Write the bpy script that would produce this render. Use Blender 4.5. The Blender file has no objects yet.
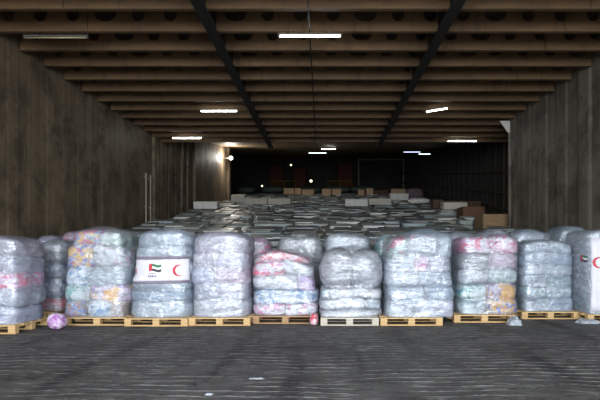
import bpy, bmesh, math, random
import numpy as np
from mathutils import Vector, Matrix, noise
from mathutils.bvhtree import BVHTree

random.seed(7)
S = bpy.context.scene
C = S.collection
PI = math.pi

# ------------------------------------------------------------------ camera
F = 500.0                     # focal length in pixels (600 px wide frame)
VX, VY = 322.0, 248.0         # vanishing point of the hall
EYE = 1.39
cam_d = bpy.data.cameras.new('camera')
cam_d.sensor_width = 36.0
cam_d.lens = 36.0 * F / 600.0
cam_d.shift_x = (300 - VX) / 600.0
cam_d.shift_y = (VY - 200) / 600.0
cam_d.clip_end = 300
cam = bpy.data.objects.new('camera', cam_d)
cam.location = (0, 0, EYE)
cam.rotation_euler = (PI / 2, 0, 0)
C.objects.link(cam)
S.camera = cam

# ------------------------------------------------------------------ world: overcast daylight outside the hall mouth
w = bpy.data.worlds.new('sky')
w.use_nodes = True
bg = w.node_tree.nodes['Background']
bg.inputs[0].default_value = (0.86, 0.93, 1.0, 1)
bg.inputs[1].default_value = 9.5
S.world = w
S.view_settings.view_transform = 'Standard'
S.view_settings.look = 'None'
S.view_settings.gamma = 1.0
S.view_settings.use_curve_mapping = False
S.view_settings.exposure = 0.3
S.cycles.max_bounces = 10
S.cycles.transparent_max_bounces = 16
S.cycles.use_denoising = True
S.cycles.sample_clamp_indirect = 6.0

MOUTH = -3.0                  # where the roofed hall opens to the daylight, behind the camera
pl = bpy.data.lights.new('mouth_portal', 'AREA')
pl.shape = 'RECTANGLE'; pl.size = 13.2; pl.size_y = 6.2
pl.cycles.is_portal = True
po = bpy.data.objects.new('mouth_portal', pl)
po.location = (0, MOUTH, 3.1)
po.rotation_euler = (PI / 2, 0, 0)     # -Z axis looks along +Y, into the hall
C.objects.link(po)

# ------------------------------------------------------------------ place measures
XL, XR = -6.58, 6.37          # side walls of the front hall
YR_END = 16.9                 # right wall ends here
XRF = 8.3                     # far right wall
XLF = -6.58
Y_BEAM = 20.7                 # last beam
Z_BEAM = EYE + 4.3            # underside of the beams
Z_TOP = Z_BEAM + 0.62
Y_RAMP = 13.0
SLOPE = 0.146
Y_BACK = 52.0
PITCH = math.atan(SLOPE)
def floor_z(y): return max(0.0, (y - Y_RAMP) * SLOPE)

# ------------------------------------------------------------------ material helpers
def lin(c):
    return tuple(((v / 255.0) / 12.92 if v / 255.0 <= 0.04045 else ((v / 255.0 + 0.055) / 1.055) ** 2.4) for v in c) + (1,)

class Mat:
    def __init__(s, name):
        s.m = bpy.data.materials.new(name); s.m.use_nodes = True
        s.nt = s.m.node_tree; s.n = s.nt.nodes; s.l = s.nt.links
        s.b = s.n['Principled BSDF']
        s.out = s.n['Material Output']
        s.tc = s.n.new('ShaderNodeTexCoord')
    def coord(s, scale=(1, 1, 1), src='Object', rot=(0, 0, 0)):
        mp = s.n.new('ShaderNodeMapping')
        mp.inputs['Scale'].default_value = scale
        mp.inputs['Rotation'].default_value = rot
        s.l.new(s.tc.outputs[src], mp.inputs[0])
        return mp.outputs[0]
    def noise(s, vec, scale=5, detail=4, rough=0.55, dist=0.0):
        t = s.n.new('ShaderNodeTexNoise')
        t.inputs['Scale'].default_value = scale
        t.inputs['Detail'].default_value = detail
        t.inputs['Roughness'].default_value = rough
        t.inputs['Distortion'].default_value = dist
        s.l.new(vec, t.inputs['Vector'])
        return t.outputs[0]
    def ramp(s, fac, stops, interp='LINEAR'):
        r = s.n.new('ShaderNodeValToRGB')
        r.color_ramp.interpolation = interp
        e = r.color_ramp.elements
        while len(e) < len(stops): e.new(0.5)
        for i, (p, c) in enumerate(stops):
            e[i].position = p
            e[i].color = c if len(c) == 4 else tuple(c) + (1,)
        s.l.new(fac, r.inputs[0])
        return r.outputs[0]
    def mix(s, fac, a, b, mode='MIX'):
        m = s.n.new('ShaderNodeMix'); m.data_type = 'RGBA'; m.blend_type = mode
        for sock, v in ((m.inputs[0], fac), (m.inputs[6], a), (m.inputs[7], b)):
            if isinstance(v, (int, float)): sock.default_value = v
            elif isinstance(v, tuple): sock.default_value = v
            else: s.l.new(v, sock)
        return m.outputs[2]
    def math(s, op, a, b=0.0):
        m = s.n.new('ShaderNodeMath'); m.operation = op
        for sock, v in ((m.inputs[0], a), (m.inputs[1], b)):
            if isinstance(v, (int, float)): sock.default_value = v
            else: s.l.new(v, sock)
        return m.outputs[0]
    def bump(s, h, strength=0.3, dist=0.02, to=None):
        b = s.n.new('ShaderNodeBump')
        b.inputs['Strength'].default_value = strength
        b.inputs['Distance'].default_value = dist
        s.l.new(h, b.inputs['Height'])
        s.l.new(b.outputs[0], (to or s.b).inputs['Normal'])
        return b.outputs[0]
    def set(s, color=None, rough=None, metal=None, spec=None):
        for key, v in (('Base Color', color), ('Roughness', rough), ('Metallic', metal), ('Specular IOR Level', spec)):
            if v is None: continue
            if isinstance(v, (int, float, tuple)): s.b.inputs[key].default_value = v
            else: s.l.new(v, s.b.inputs[key])
        return s

def plain(name, c, rough=0.6, metal=0.0, var=0.15, scale=6):
    m = Mat(name)
    f = m.noise(m.coord(), scale, 4)
    d = tuple(v * (1 - var) for v in lin(c)[:3]) + (1,)
    l = tuple(min(1, v * (1 + var)) for v in lin(c)[:3]) + (1,)
    m.set(m.ramp(f, [(0.3, d), (0.7, l)]), rough, metal)
    return m.m

def emit(name, c, strength):
    m = bpy.data.materials.new(name); m.use_nodes = True
    b = m.node_tree.nodes['Principled BSDF']
    b.inputs['Base Color'].default_value = (0.8, 0.8, 0.8, 1)
    b.inputs['Emission Color'].default_value = tuple(c) + (1,)
    b.inputs['Emission Strength'].default_value = strength
    return m

# floor: dark damp steel plate with rows of worn anti-slip ribs
def floor_mat():
    m = Mat('dirty_ribbed_steel_deck')
    o = m.coord()
    big = m.ramp(m.noise(m.coord((0.8, 1.2, 1)), 1.4, 8, 0.72), [(0.32, (0, 0, 0)), (0.68, (1, 1, 1))])
    fine = m.noise(m.coord((6, 14, 6)), 3.0, 6, 0.7)
    base = m.mix(big, lin((38, 37, 36)), lin((98, 95, 92)))
    base = m.mix(m.ramp(fine, [(0.35, (0, 0, 0)), (0.75, (1, 1, 1))]), base, lin((98, 95, 93)))
    # rib stripes across the way in, bent a little by noise
    sep = m.n.new('ShaderNodeSeparateXYZ'); m.l.new(m.tc.outputs['Object'], sep.inputs[0])
    warp = m.noise(m.coord((0.5, 0.3, 1)), 1.0, 2)
    y = m.math('ADD', sep.outputs[1], m.math('MULTIPLY', warp, 0.6))
    st = m.math('SINE', m.math('MULTIPLY', y, 2 * PI / 0.17))
    crest = m.ramp(st, [(0.62, (0, 0, 0)), (0.95, (1, 1, 1))])
    dash = m.ramp(m.noise(m.coord((1.6, 5.0, 1)), 3.6, 6, 0.72), [(0.42, (0, 0, 0)), (0.60, (1, 1, 1))])
    patch = m.ramp(m.noise(m.coord((0.7, 0.5, 1)), 1.6, 6, 0.7), [(0.43, (0.0, 0.0, 0.0)), (0.56, (1, 1, 1))])
    wear = m.math('MULTIPLY', m.math('MULTIPLY', crest, dash), patch)
    col = m.mix(m.math('MULTIPLY', wear, 0.95), base, lin((186, 183, 180)))
    tyre = m.ramp(m.noise(m.coord((1.1, 0.12, 1), rot=(0, 0, 0.5)), 1.6, 3), [(0.55, (0, 0, 0)), (0.68, (1, 1, 1))])
    col = m.mix(m.math('MULTIPLY', tyre, 0.7), col, lin((26, 25, 25)))
    str_ = m.ramp(m.noise(m.coord((0.9, 3.2, 1)), 2.6, 8, 0.8, 0.8), [(0.54, (0, 0, 0)), (0.68, (1, 1, 1))])
    col = m.mix(m.math('MULTIPLY', str_, 0.85), col, lin((164, 161, 158)))
    dk = m.ramp(m.noise(m.coord((1.5, 2.2, 1), rot=(0, 0, 0.3)), 2.0, 8, 0.8, 0.5), [(0.54, (0, 0, 0)), (0.66, (1, 1, 1))])
    col = m.mix(m.math('MULTIPLY', dk, 0.9), col, lin((24, 23, 23)))
    spk = m.ramp(m.noise(o, 26, 2), [(0.80, (0, 0, 0)), (0.84, (1, 1, 1))])
    col = m.mix(spk, col, lin((190, 188, 184)))
    m.set(col, m.ramp(fine, [(0.3, (0.5,) * 3), (0.7, (0.8,) * 3)]), 0.0, 0.22)
    h = m.math('ADD', m.math('MULTIPLY', m.math('MULTIPLY', m.ramp(st, [(0.4, (0, 0, 0)), (0.9, (1, 1, 1))]), patch), 0.6), m.math('MULTIPLY', fine, 0.6))
    m.bump(h, 0.9, 0.03)
    return m.m

def wall_mat(name, a, b, c, streak=1.0):
    m = Mat(name)
    v = m.noise(m.coord((1, 1.3, 0.07)), 2.2, 6, 0.65)
    g = m.noise(m.coord((1, 1, 1)), 1.3, 7, 0.72)
    s = m.noise(m.coord((1, 5.0, 0.35)), 1.6, 4, 0.6)
    col = m.mix(m.ramp(v, [(0.3, (0, 0, 0)), (0.7, (1, 1, 1))]), lin(a), lin(b))
    col = m.mix(m.math('MULTIPLY', m.ramp(g, [(0.46, (0, 0, 0)), (0.62, (1, 1, 1))]), 0.75), col, lin(c))
    scr = m.ramp(m.math('MULTIPLY', s, g), [(0.34, (0, 0, 0)), (0.42, (1, 1, 1))])
    col = m.mix(m.math('MULTIPLY', scr, 0.45 * streak), col, lin((150, 140, 122)))
    m.set(col, m.ramp(g, [(0.3, (0.45,) * 3), (0.7, (0.75,) * 3)]), 0.0, 0.4)
    m.bump(v, 0.35, 0.03)
    return m.m

M = {}
M['floor'] = floor_mat()
M['wall_l'] = wall_mat('grimy_painted_steel_left', (100, 86, 67), (134, 117, 95), (60, 51, 40))
M['wall_r'] = wall_mat('grimy_painted_steel_right', (98, 91, 80), (130, 122, 108), (66, 59, 51))
M['wall_far'] = wall_mat('sooty_steel', (116, 101, 80), (150, 131, 104), (120, 90, 62), 0.3)
M['wall_back'] = wall_mat('dark_back_wall', (34, 31, 28), (50, 46, 40), (44, 36, 30), 0.1)  # separate, darker colour for the back wall
def rust_mat():
    m = Mat('rust_primer_beam')
    g = m.noise(m.coord((0.5, 1, 1.5)), 2.0, 6, 0.65)
    s = m.noise(m.coord((3.5, 1, 0.25)), 2.0, 4, 0.6)
    col = m.mix(m.ramp(g, [(0.3, (0, 0, 0)), (0.75, (1, 1, 1))]), lin((90, 67, 43)), lin((118, 90, 60)))
    col = m.mix(m.math('MULTIPLY', m.ramp(s, [(0.55, (0, 0, 0)), (0.7, (1, 1, 1))]), 0.5), col, lin((66, 45, 30)))
    m.set(col, 0.7)
    return m.m
M['beam'] = rust_mat()
M['deckhead'] = plain('dark_deckhead_plate', (58, 46, 35), 0.8)
M['girder'] = plain('blackened_girder', (30, 27, 24), 0.7)
M['tube_on'] = emit('lit_tube', (0.92, 1.0, 0.98), 22.0)
M['tube_far'] = emit('dim_tube', (0.8, 0.95, 0.9), 3.0)
M['tube_farblue'] = emit('dim_blue_tube', (0.62, 0.72, 1.0), 2.2)
M['tube_off'] = plain('unlit_tube', (176, 158, 126), 0.4)
M['housing'] = plain('grey_lamp_housing', (96, 94, 88), 0.5)
M['flood'] = emit('flood_lens', (1.0, 0.98, 0.92), 60.0)
M['spot'] = emit('small_lamp_lens', (1.0, 0.92, 0.6), 1.6)
M['pipe'] = plain('pale_pipe', (150, 140, 122), 0.55)
M['stringer'] = plain('rusty_stringer', (58, 47, 36), 0.8)
M['yellow'] = plain('yellow_rail_paint', (170, 130, 30), 0.6)
M['darkred'] = plain('dull_red_paint', (96, 46, 34), 0.7)
M['gusset'] = plain('grey_gusset_plate', (205, 200, 188), 0.6)

def wood_mat(name, a, b):
    m = Mat(name)
    g = m.noise(m.coord((1.5, 14, 14)), 2.5, 4)
    m.set(m.mix(m.ramp(g, [(0.3, (0, 0, 0)), (0.7, (1, 1, 1))]), lin(a), lin(b)), 0.75)
    m.bump(g, 0.2, 0.004)
    return m.m
M['wood'] = wood_mat('new_pallet_wood', (186, 148, 98), (222, 188, 136))
M['wood_pale'] = wood_mat('bleached_pallet_wood', (176, 166, 150), (214, 204, 186))
M['wood_dark'] = wood_mat('stained_pallet_wood', (150, 116, 82), (190, 152, 112))
M['ply'] = wood_mat('tan_plywood', (132, 106, 74), (160, 130, 94))
M['brownbox'] = plain('brown_carton', (112, 78, 58), 0.8)
M['card'] = plain('pale_carton', (208, 200, 186), 0.7)
M['cardtan'] = plain('tan_carton', (222, 188, 150), 0.7)
M['whitecard'] = plain('white_carton', (236, 232, 224), 0.6)

# stretch film: mostly clear, milky, with glossy creases
def film_mat(name, tint=(205, 212, 222), milk=0.3, gloss=0.32, rough=0.2):
    m = Mat(name)
    m.n.remove(m.b)
    tr = m.n.new('ShaderNodeBsdfTransparent'); tr.inputs[0].default_value = (0.93, 0.94, 0.95, 1)
    df = m.n.new('ShaderNodeBsdfDiffuse'); df.inputs[0].default_value = lin(tint)
    gl = m.n.new('ShaderNodeBsdfGlossy'); gl.inputs[0].default_value = (0.95, 0.97, 1, 1); gl.inputs['Roughness'].default_value = rough
    a = m.noise(m.coord((1.0, 1.0, 3.6), rot=(0.12, 0.3, 0)), 1.5, 4, 0.55, 0.7)
    b = m.noise(m.coord((2.4, 2.4, 1.5), rot=(0.5, -0.5, 0)), 3.2, 5, 0.6, 1.6)
    h = m.math('ADD', a, m.math('MULTIPLY', b, 0.55))
    bp = m.n.new('ShaderNodeBump'); bp.inputs['Strength'].default_value = 0.55; bp.inputs['Distance'].default_value = 0.08
    m.l.new(h, bp.inputs['Height'])
    m.l.new(bp.outputs[0], gl.inputs['Normal']); m.l.new(bp.outputs[0], df.inputs['Normal'])
    m1 = m.n.new('ShaderNodeMixShader'); m2 = m.n.new('ShaderNodeMixShader')
    milkf = m.ramp(a, [(0.3, (milk * 0.45,) * 3), (0.72, (min(1, milk * 1.75),) * 3)])
    m.l.new(milkf, m1.inputs[0]); m.l.new(tr.outputs[0], m1.inputs[1]); m.l.new(df.outputs[0], m1.inputs[2])
    gf = m.ramp(b, [(0.35, (gloss * 0.5,) * 3), (0.7, (gloss * 1.5,) * 3)])
    m.l.new(gf, m2.inputs[0]); m.l.new(m1.outputs[0], m2.inputs[1]); m.l.new(gl.outputs[0], m2.inputs[2])
    m.l.new(m2.outputs[0], m.out.inputs[0])
    return m.m
M['film'] = film_mat('clear_stretch_film', milk=0.17, gloss=0.13, rough=0.24)
M['film_milk'] = film_mat('milky_stretch_film', (196, 206, 220), 0.26, 0.15, 0.24)
M['film_lilac'] = film_mat('lilac_tinged_film', (206, 200, 222), 0.26, 0.14, 0.26)
M['film_clear'] = film_mat('very_clear_film', (210, 212, 220), 0.14, 0.12, 0.24)

_fab = {}
def fabric(base, acc=None, scale=7.0, amount=0.5, rough=0.36):
    """bagged textile: base colour with printed patches in the accent colours, under its own thin bag"""
    key = (base, tuple(acc or ()), scale, amount)
    if key in _fab: return _fab[key]
    m = Mat('bagged_textile')
    o = m.coord()
    n1 = m.noise(m.coord((2, 2, 4)), 3.0, 5, 0.6, 0.6)
    d = tuple(v * 0.42 for v in lin(base)[:3]) + (1,)
    l = tuple(min(1, v * 1.18) for v in lin(base)[:3]) + (1,)
    col = m.ramp(n1, [(0.32, d), (0.66, l)])
    if acc:
        for i, a in enumerate(acc):
            vn = m.noise(m.coord((1, 1, 1.3), rot=(0.7 * i + 0.3, 1.1 * i, 0.4 + i)), scale * (1 + 0.17 * i), 3, 0.5, 0.8)
            lo = 0.66 - amount * 0.22
            mask = m.ramp(vn, [(lo, (0, 0, 0)), (lo + 0.05, (1, 1, 1))])
            col = m.mix(m.math('MULTIPLY', mask, 0.85), col, lin(a))
    m.set(col, rough, 0.0, 0.5)
    wr = m.noise(m.coord((1.4, 1.4, 2.6), rot=(0.2, 0.35, 0)), 2.6, 4, 0.55, 1.0)
    m.bump(wr, 0.8, 0.07)
    _fab[key] = m.m
    return m.m

# ------------------------------------------------------------------ mesh helpers
def link(name, me, mat=None, parent=None):
    o = bpy.data.objects.new(name, me); C.objects.link(o)
    if mat is not None and not me.materials: me.materials.append(mat)
    if parent is not None: o.parent = parent
    return o
def bm_obj(name, bm, mat, parent=None, smooth=False):
    me = bpy.data.meshes.new(name); bm.to_mesh(me); bm.free()
    if smooth:
        for p in me.polygons: p.use_smooth = True
    return link(name, me, mat, parent)
def box(bm, x0, x1, y0, y1, z0, z1):
    vs = [bm.verts.new(p) for p in ((x0, y0, z0), (x1, y0, z0), (x1, y1, z0), (x0, y1, z0), (x0, y0, z1), (x1, y0, z1), (x1, y1, z1), (x0, y1, z1))]
    for f in ((0, 3, 2, 1), (4, 5, 6, 7), (0, 1, 5, 4), (1, 2, 6, 5), (2, 3, 7, 6), (3, 0, 4, 7)):
        bm.faces.new([vs[i] for i in f])
    return vs
def bev(bm, w=0.004, seg=1):
    bmesh.ops.bevel(bm, geom=bm.edges[:], offset=w, segments=seg, affect='EDGES')
def box_obj(name, dims, mat, parent=None, bevel=0.0):
    bm = bmesh.new(); box(bm, *dims)
    if bevel: bev(bm, bevel)
    return bm_obj(name, bm, mat, parent)
def cyl(bm, a, b, r, n=12):
    a, b = Vector(a), Vector(b); d = (b - a).normalized()
    u = d.orthogonal().normalized(); v = d.cross(u)
    A = [bm.verts.new(a + (u * math.cos(2 * PI * i / n) + v * math.sin(2 * PI * i / n)) * r) for i in range(n)]
    B = [bm.verts.new(b + (u * math.cos(2 * PI * i / n) + v * math.sin(2 * PI * i / n)) * r) for i in range(n)]
    for i in range(n):
        j = (i + 1) % n; bm.faces.new((A[i], A[j], B[j], B[i]))
    bm.faces.new(A[::-1]); bm.faces.new(B)
def tag(o, label, cat, group=None, kind=None):
    if label: o['label'] = label
    if cat: o['category'] = cat
    if group: o['group'] = group
    if kind: o['kind'] = kind
    return o
def struct(o, label=None):
    o['kind'] = 'structure'
    if label: o['label'] = label
    return o
def empty(name, loc, rz=0.0):
    e = bpy.data.objects.new(name, None); C.objects.link(e)
    e.location = loc; e.rotation_euler = (0, 0, rz); e.empty_display_size = 0.1
    return e
def copy_tree(o, parent=None):
    kids = [c for c in bpy.data.objects if c.parent == o]
    c = o.copy(); C.objects.link(c); c.parent = parent
    for k in kids: copy_tree(k, c)
    return c

def bale_arrays(dims, p=4.0, seed=0, lump=0.035, n=14):
    """pillow-like bale: p-norm box (unit cube surface pushed onto a superellipsoid) with lumps"""
    bm = bmesh.new(); bmesh.ops.create_cube(bm, size=2.0)
    bmesh.ops.subdivide_edges(bm, edges=bm.edges[:], cuts=n, use_grid_fill=True)
    off = Vector((seed * 3.17, seed * 1.31, seed * 2.7))
    for v in bm.verts:
        q = v.co
        k = (abs(q.x) ** p + abs(q.y) ** p + abs(q.z) ** p) ** (1.0 / p)
        q = q / k
        x, y, z = q.x * dims[0] / 2, q.y * dims[1] / 2, q.z * dims[2] / 2
        P = Vector((x, y, z))
        nn = noise.noise(P * 2.6 + off) * lump + noise.noise(P * 7.0 + off) * lump * 0.45
        P += Vector((q.x, q.y, q.z)).normalized() * nn
        v.co = P
    return bm

# ------------------------------------------------------------------ STRUCTURE
# floor: flat, then a long ramp rising towards the back
bm = bmesh.new()
xs = (-14, 14); ys = (-14, Y_RAMP, Y_BACK + 1)
top = [[bm.verts.new((x, y, floor_z(y))) for x in xs] for y in ys]
bot = [[bm.verts.new((x, y, floor_z(y) - 0.25)) for x in xs] for y in ys]
for i in range(2):
    bm.faces.new((top[i][0], top[i][1], top[i + 1][1], top[i + 1][0]))
    bm.faces.new((bot[i][0], bot[i + 1][0], bot[i + 1][1], bot[i][1]))
    bm.faces.new((top[i][0], top[i + 1][0], bot[i + 1][0], bot[i][0]))
    bm.faces.new((top[i][1], bot[i][1], bot[i + 1][1], top[i + 1][1]))
bm.faces.new((top[0][0], bot[0][0], bot[0][1], top[0][1]))
bm.faces.new((top[2][0], top[2][1], bot[2][1], bot[2][0]))
struct(bm_obj('floor', bm, M['floor']), 'dark ribbed steel deck floor')

# corrugated wall: vertical shallow pans along y
def pan_wall(name, x, y0, y1, zfun0, zfun1, mat, side, pitch=0.62, depth=0.05, thick=0.2):
    bm = bmesh.new()
    prof = []; y = y0; k = 0
    while y < y1 - 1e-6:
        r = random.Random(k * 7 + int(abs(x) * 10)); j = 0.06 * r.random()
        for (dy, dx) in ((0, 0), (pitch * (0.40 + j), 0), (pitch * (0.50 + j), depth), (pitch * 0.92, depth)):
            if y + dy < y1: prof.append((y + dy, dx))
        y += pitch; k += 1
    prof.append((y1, prof[-1][1]))
    A = []; 
    for (yy, dx) in prof:
        xi = x - side * dx                 # side=+1: wall on the right, pans push outwards
        xi = x + side * dx
        A.append((bm.verts.new((xi, yy, zfun0(yy))), bm.verts.new((xi, yy, zfun1(yy))),
                  bm.verts.new((x + side * (thick + depth), yy, zfun0(yy))), bm.verts.new((x + side * (thick + depth), yy, zfun1(yy)))))
    for a, b in zip(A[:-1], A[1:]):
        bm.faces.new((a[0], b[0], b[1], a[1])); bm.faces.new((a[2], a[3], b[3], b[2])); bm.faces.new((a[1], b[1], b[3], a[3]))
    for a in (A[0], A[-1]): bm.faces.new((a[0], a[1], a[3], a[2]))
    bmesh.ops.recalc_face_normals(bm, faces=bm.faces[:])
    return struct(bm_obj(name, bm, mat))
flat0 = lambda y: 0.0
roof = lambda y: Z_TOP if y <= Y_BEAM else Z_TOP + 0.0 + (y - Y_BEAM) * SLOPE
pan_wall('wall_left', XL, MOUTH, 19.4, lambda y: floor_z(y), lambda y: Z_TOP, M['wall_l'], -1, 0.75, 0.009)
pan_wall('wall_left_rear', XL + 0.03, 19.4, 35.0, floor_z, roof, M['wall_l'], -1, 0.5, 0.02)
pan_wall('wall_right', XR, MOUTH, YR_END, lambda y: floor_z(y), lambda y: Z_TOP, M['wall_r'], 1, 1.15, 0.03, 0.25)
# far right wall, outboard of the front one, with its own frames
bm = bmesh.new()
def sloped_slab(bm, x0, x1, y0, y1, f0, f1):
    vs = [bm.verts.new(p) for p in ((x0, y0, f0(y0)), (x1, y0, f0(y0)), (x1, y1, f0(y1)), (x0, y1, f0(y1)), (x0, y0, f1(y0)), (x1, y0, f1(y0)), (x1, y1, f1(y1)), (x0, y1, f1(y1)))]
    for f in ((0, 3, 2, 1), (4, 5, 6, 7), (0, 1, 5, 4), (1, 2, 6, 5), (2, 3, 7, 6), (3, 0, 4, 7)):
        bm.faces.new([vs[i] for i in f])
sloped_slab(bm, XRF, XRF + 0.2, YR_END - 0.6, Y_BACK, floor_z, roof)
struct(bm_obj('wall_right_rear', bm, M['wall_far']))
box_o = box_obj('wall_right_return', (XR + 0.28, XRF + 0.2, YR_END - 0.8, YR_END - 0.6, 0, Z_TOP), M['wall_far']); struct(box_o)
bm = bmesh.new(); sloped_slab(bm, -10.2, -10.0, 35.0, Y_BACK, floor_z, roof); struct(bm_obj('wall_left_far', bm, M['wall_far']))
struct(box_obj('wall_left_return', (-10.2, XL, 34.9, 35.0, floor_z(35), roof(35)), M['wall_far']))
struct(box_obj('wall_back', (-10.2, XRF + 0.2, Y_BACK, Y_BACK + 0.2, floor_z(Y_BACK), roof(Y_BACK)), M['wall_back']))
# left wall step and its columns (x 180..192 px)
struct(box_obj('trim_1', (XL, XL + 0.16, 25.4, 25.7, floor_z(25.4), roof(25.4)), M['wall_l']))
struct(box_obj('trim_2', (XL, XL + 0.10, 23.2, 23.4, floor_z(23.2), roof(23.2)), M['wall_l']))
struct(box_obj('trim_3', (XL, XL + 0.10, 24.2, 24.35, floor_z(24.2), roof(24.2)), M['wall_l']))
struct(box_obj('trim_4', (XL, XL + 0.12, 19.35, 19.5, floor_z(19.4), Z_BEAM), M['wall_l']))
struct(box_obj('trim_5', (XL, XL + 0.20, 34.4, 35.0, floor_z(34.4), roof(34.4)), M['wall_l']))
# right wall end post
struct(box_obj('trim_6', (XR - 0.04, XR + 0.30, YR_END, YR_END + 0.12, floor_z(YR_END), Z_TOP), M['wall_r']))

# ceiling plates
struct(box_obj('ceiling', (XL - 0.25, XRF + 0.25, MOUTH, Y_BEAM, Z_TOP, Z_TOP + 0.15), M['deckhead']))
bm = bmesh.new(); sloped_slab(bm, -10.3, XRF + 0.3, Y_BEAM, Y_BACK + 0.2, roof, lambda y: roof(y) + 0.15)
struct(bm_obj('ceiling_rear', bm, M['wall_far']))

# transverse beams: web with lightening holes + bottom flange
def beam(y, xa, xb):
    zt, zb = Z_TOP, Z_BEAM
    bm = bmesh.new()
    # web front face as grid strips with round holes near the top
    n = 16; pit = 0.63; zc = zb + 0.35; rz_ = 0.15
    x = xa
    web_t = 0.014
    def ring(cx, rx): return [(cx + rx * math.cos(2 * PI * i / n + PI / n), zc + rz_ * math.sin(2 * PI * i / n + PI / n)) for i in range(n)]
    cells = int((xb - xa) // pit); pw = (xb - xa) / cells
    rnd = random.Random(int(y * 100))
    for c in range(cells):
        x0, x1 = xa + c * pw, xa + (c + 1) * pw
        cx = (x0 + x1) / 2
        R = [bm.verts.new((a, y, b)) for a, b in ring(cx, 0.22 if c % 4 == 3 else 0.13)]
        per = []
        for i in range(n):
            a = 2 * PI * i / n + PI / n
            dx, dz = math.cos(a), math.sin(a)
            t = min((pw / 2) / abs(dx) if abs(dx) > 1e-6 else 9, ((zt - zc) if dz > 0 else (zc - zb)) / abs(dz) if abs(dz) > 1e-6 else 9)
            per.append((cx + dx * t, zc + dz * t))
        # insert the four corners
        P = [bm.verts.new((a, y, b)) for a, b in per]
        corners = {}
        for (kx, kz) in ((x1, zt), (x0, zt), (x0, zb), (x1, zb)):
            corners[(kx, kz)] = bm.verts.new((kx, y, kz))
        for i in range(n):
            j = (i + 1) % n
            pa, pb = per[i], per[j]
            extra = None
            for (kx, kz), kv in corners.items():
                onA = abs(pa[0] - kx) < 1e-6 or abs(pa[1] - kz) < 1e-6
                onB = abs(pb[0] - kx) < 1e-6 or abs(pb[1] - kz) < 1e-6
                if onA and onB and not (abs(pa[0] - pb[0]) < 1e-6 or abs(pa[1] - pb[1]) < 1e-6): extra = kv
            f = [R[i], P[i]] + ([extra] if extra else []) + [P[j], R[j]]
            bm.faces.new(f)
    bmesh.ops.recalc_face_normals(bm, faces=bm.faces[:])
    ext = bmesh.ops.extrude_face_region(bm, geom=bm.faces[:])
    bmesh.ops.translate(bm, vec=(0, web_t, 0), verts=[v for v in ext['geom'] if isinstance(v, bmesh.types.BMVert)])
    box(bm, xa, xb, y - 0.045, y + 0.06, zb - 0.016, zb)
    # vertical stiffeners / seams
    for sx in (-4.66, -0.26, 4.84):
        if xa < sx < xb: box(bm, sx - 0.012, sx + 0.012, y - 0.035, y, zb, zt)
    o = bm_obj('ceiling_beam', bm, M['beam'])
    return struct(o)
yb = 8.99
ybs = []
k = 0
while True:
    y = 8.99 - 0.935 * 12 + 0.935 * k; k += 1
    if y > Y_BEAM + 0.05: break
    if y < MOUTH + 0.1: continue
    ybs.append(y)
    beam(y, XL + 0.02, XR - 0.02 if y < YR_END else XRF)
# longitudinal girders
for gx, nm in ((-2.12, 'ceiling_girder'), (2.32, 'ceiling_girder')):
    bm = bmesh.new()
    box(bm, gx - 0.02, gx + 0.02, MOUTH, Y_BEAM + 0.1, Z_BEAM - 0.1, Z_TOP)
    box(bm, gx - 0.10, gx + 0.10, MOUTH, Y_BEAM + 0.1, Z_BEAM - 0.14, Z_BEAM - 0.10)
    struct(bm_obj(nm, bm, M['girder']))
# conduits along the middle of the deckhead
for cx, zz in ((-0.245, Z_BEAM - 0.035),):
    bm = bmesh.new(); cyl(bm, (cx, 2, zz), (cx, Y_BEAM, zz), 0.013, 8)
    tag(bm_obj('conduit', bm, M['girder']), 'thin dark conduit running under the beams along the middle of the ceiling', 'conduit')
# light triangular gusset plate at the end of the right wall
bm = bmesh.new()
pts = [(XR - 0.38, Z_BEAM - 0.02), (XR - 0.04, Z_BEAM - 0.02), (XR - 0.04, Z_BEAM - 0.42), (XR - 0.10, Z_BEAM - 0.42)]
for yy in (YR_END - 0.06, YR_END - 0.03):
    pass
A = [bm.verts.new((a, YR_END - 0.06, b)) for a, b in pts]; B = [bm.verts.new((a, YR_END - 0.03, b)) for a, b in pts]
bm.faces.new(A); bm.faces.new(B[::-1])
for i in range(4):
    j = (i + 1) % 4; bm.faces.new((A[i], B[i], B[j], A[j]))
bmesh.ops.recalc_face_normals(bm, faces=bm.faces[:])
struct(bm_obj('trim_7', bm, M['gusset']), 'pale triangular gusset plate at the top corner of the right wall')
# frames and stringers on the far right wall: each rib its own structure piece
y = YR_END + 0.5
while y < Y_BACK - 0.5:
    bm = bmesh.new(); sloped_slab(bm, XRF - 0.30, XRF - 0.001, y, y + 0.10, floor_z, roof)
    struct(bm_obj('wall_frame', bm, M['girder']))
    y += 1.1
for dz in (1.75, 2.45, 3.4):
    bm = bmesh.new(); sloped_slab(bm, XRF - 0.34, XRF - 0.301, YR_END + 0.2, Y_BACK - 0.2, lambda y: floor_z(y) + dz, lambda y: floor_z(y) + dz + 0.12)
    struct(bm_obj('wall_stringer', bm, M['stringer']))

# pale pipes standing against the left wall
for px, lab in ((-6.5, 'pale vertical pipe at the left wall, the nearer of the pair'), (-6.5, 'pale vertical pipe at the left wall, the farther of the pair')):
    yy = 18.47 if 'nearer' in lab else 18.95
    bm = bmesh.new(); cyl(bm, (px, yy, floor_z(yy) - 0.002), (px, yy, 4.15), 0.035, 12)
    for zc in (1.8, 2.9, 4.0):
        box(bm, XL + 0.0, px, yy - 0.02, yy + 0.02, zc, zc + 0.04)
    tag(bm_obj('wall_pipe', bm, M['pipe'], None, False), lab, 'pipe')

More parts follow.
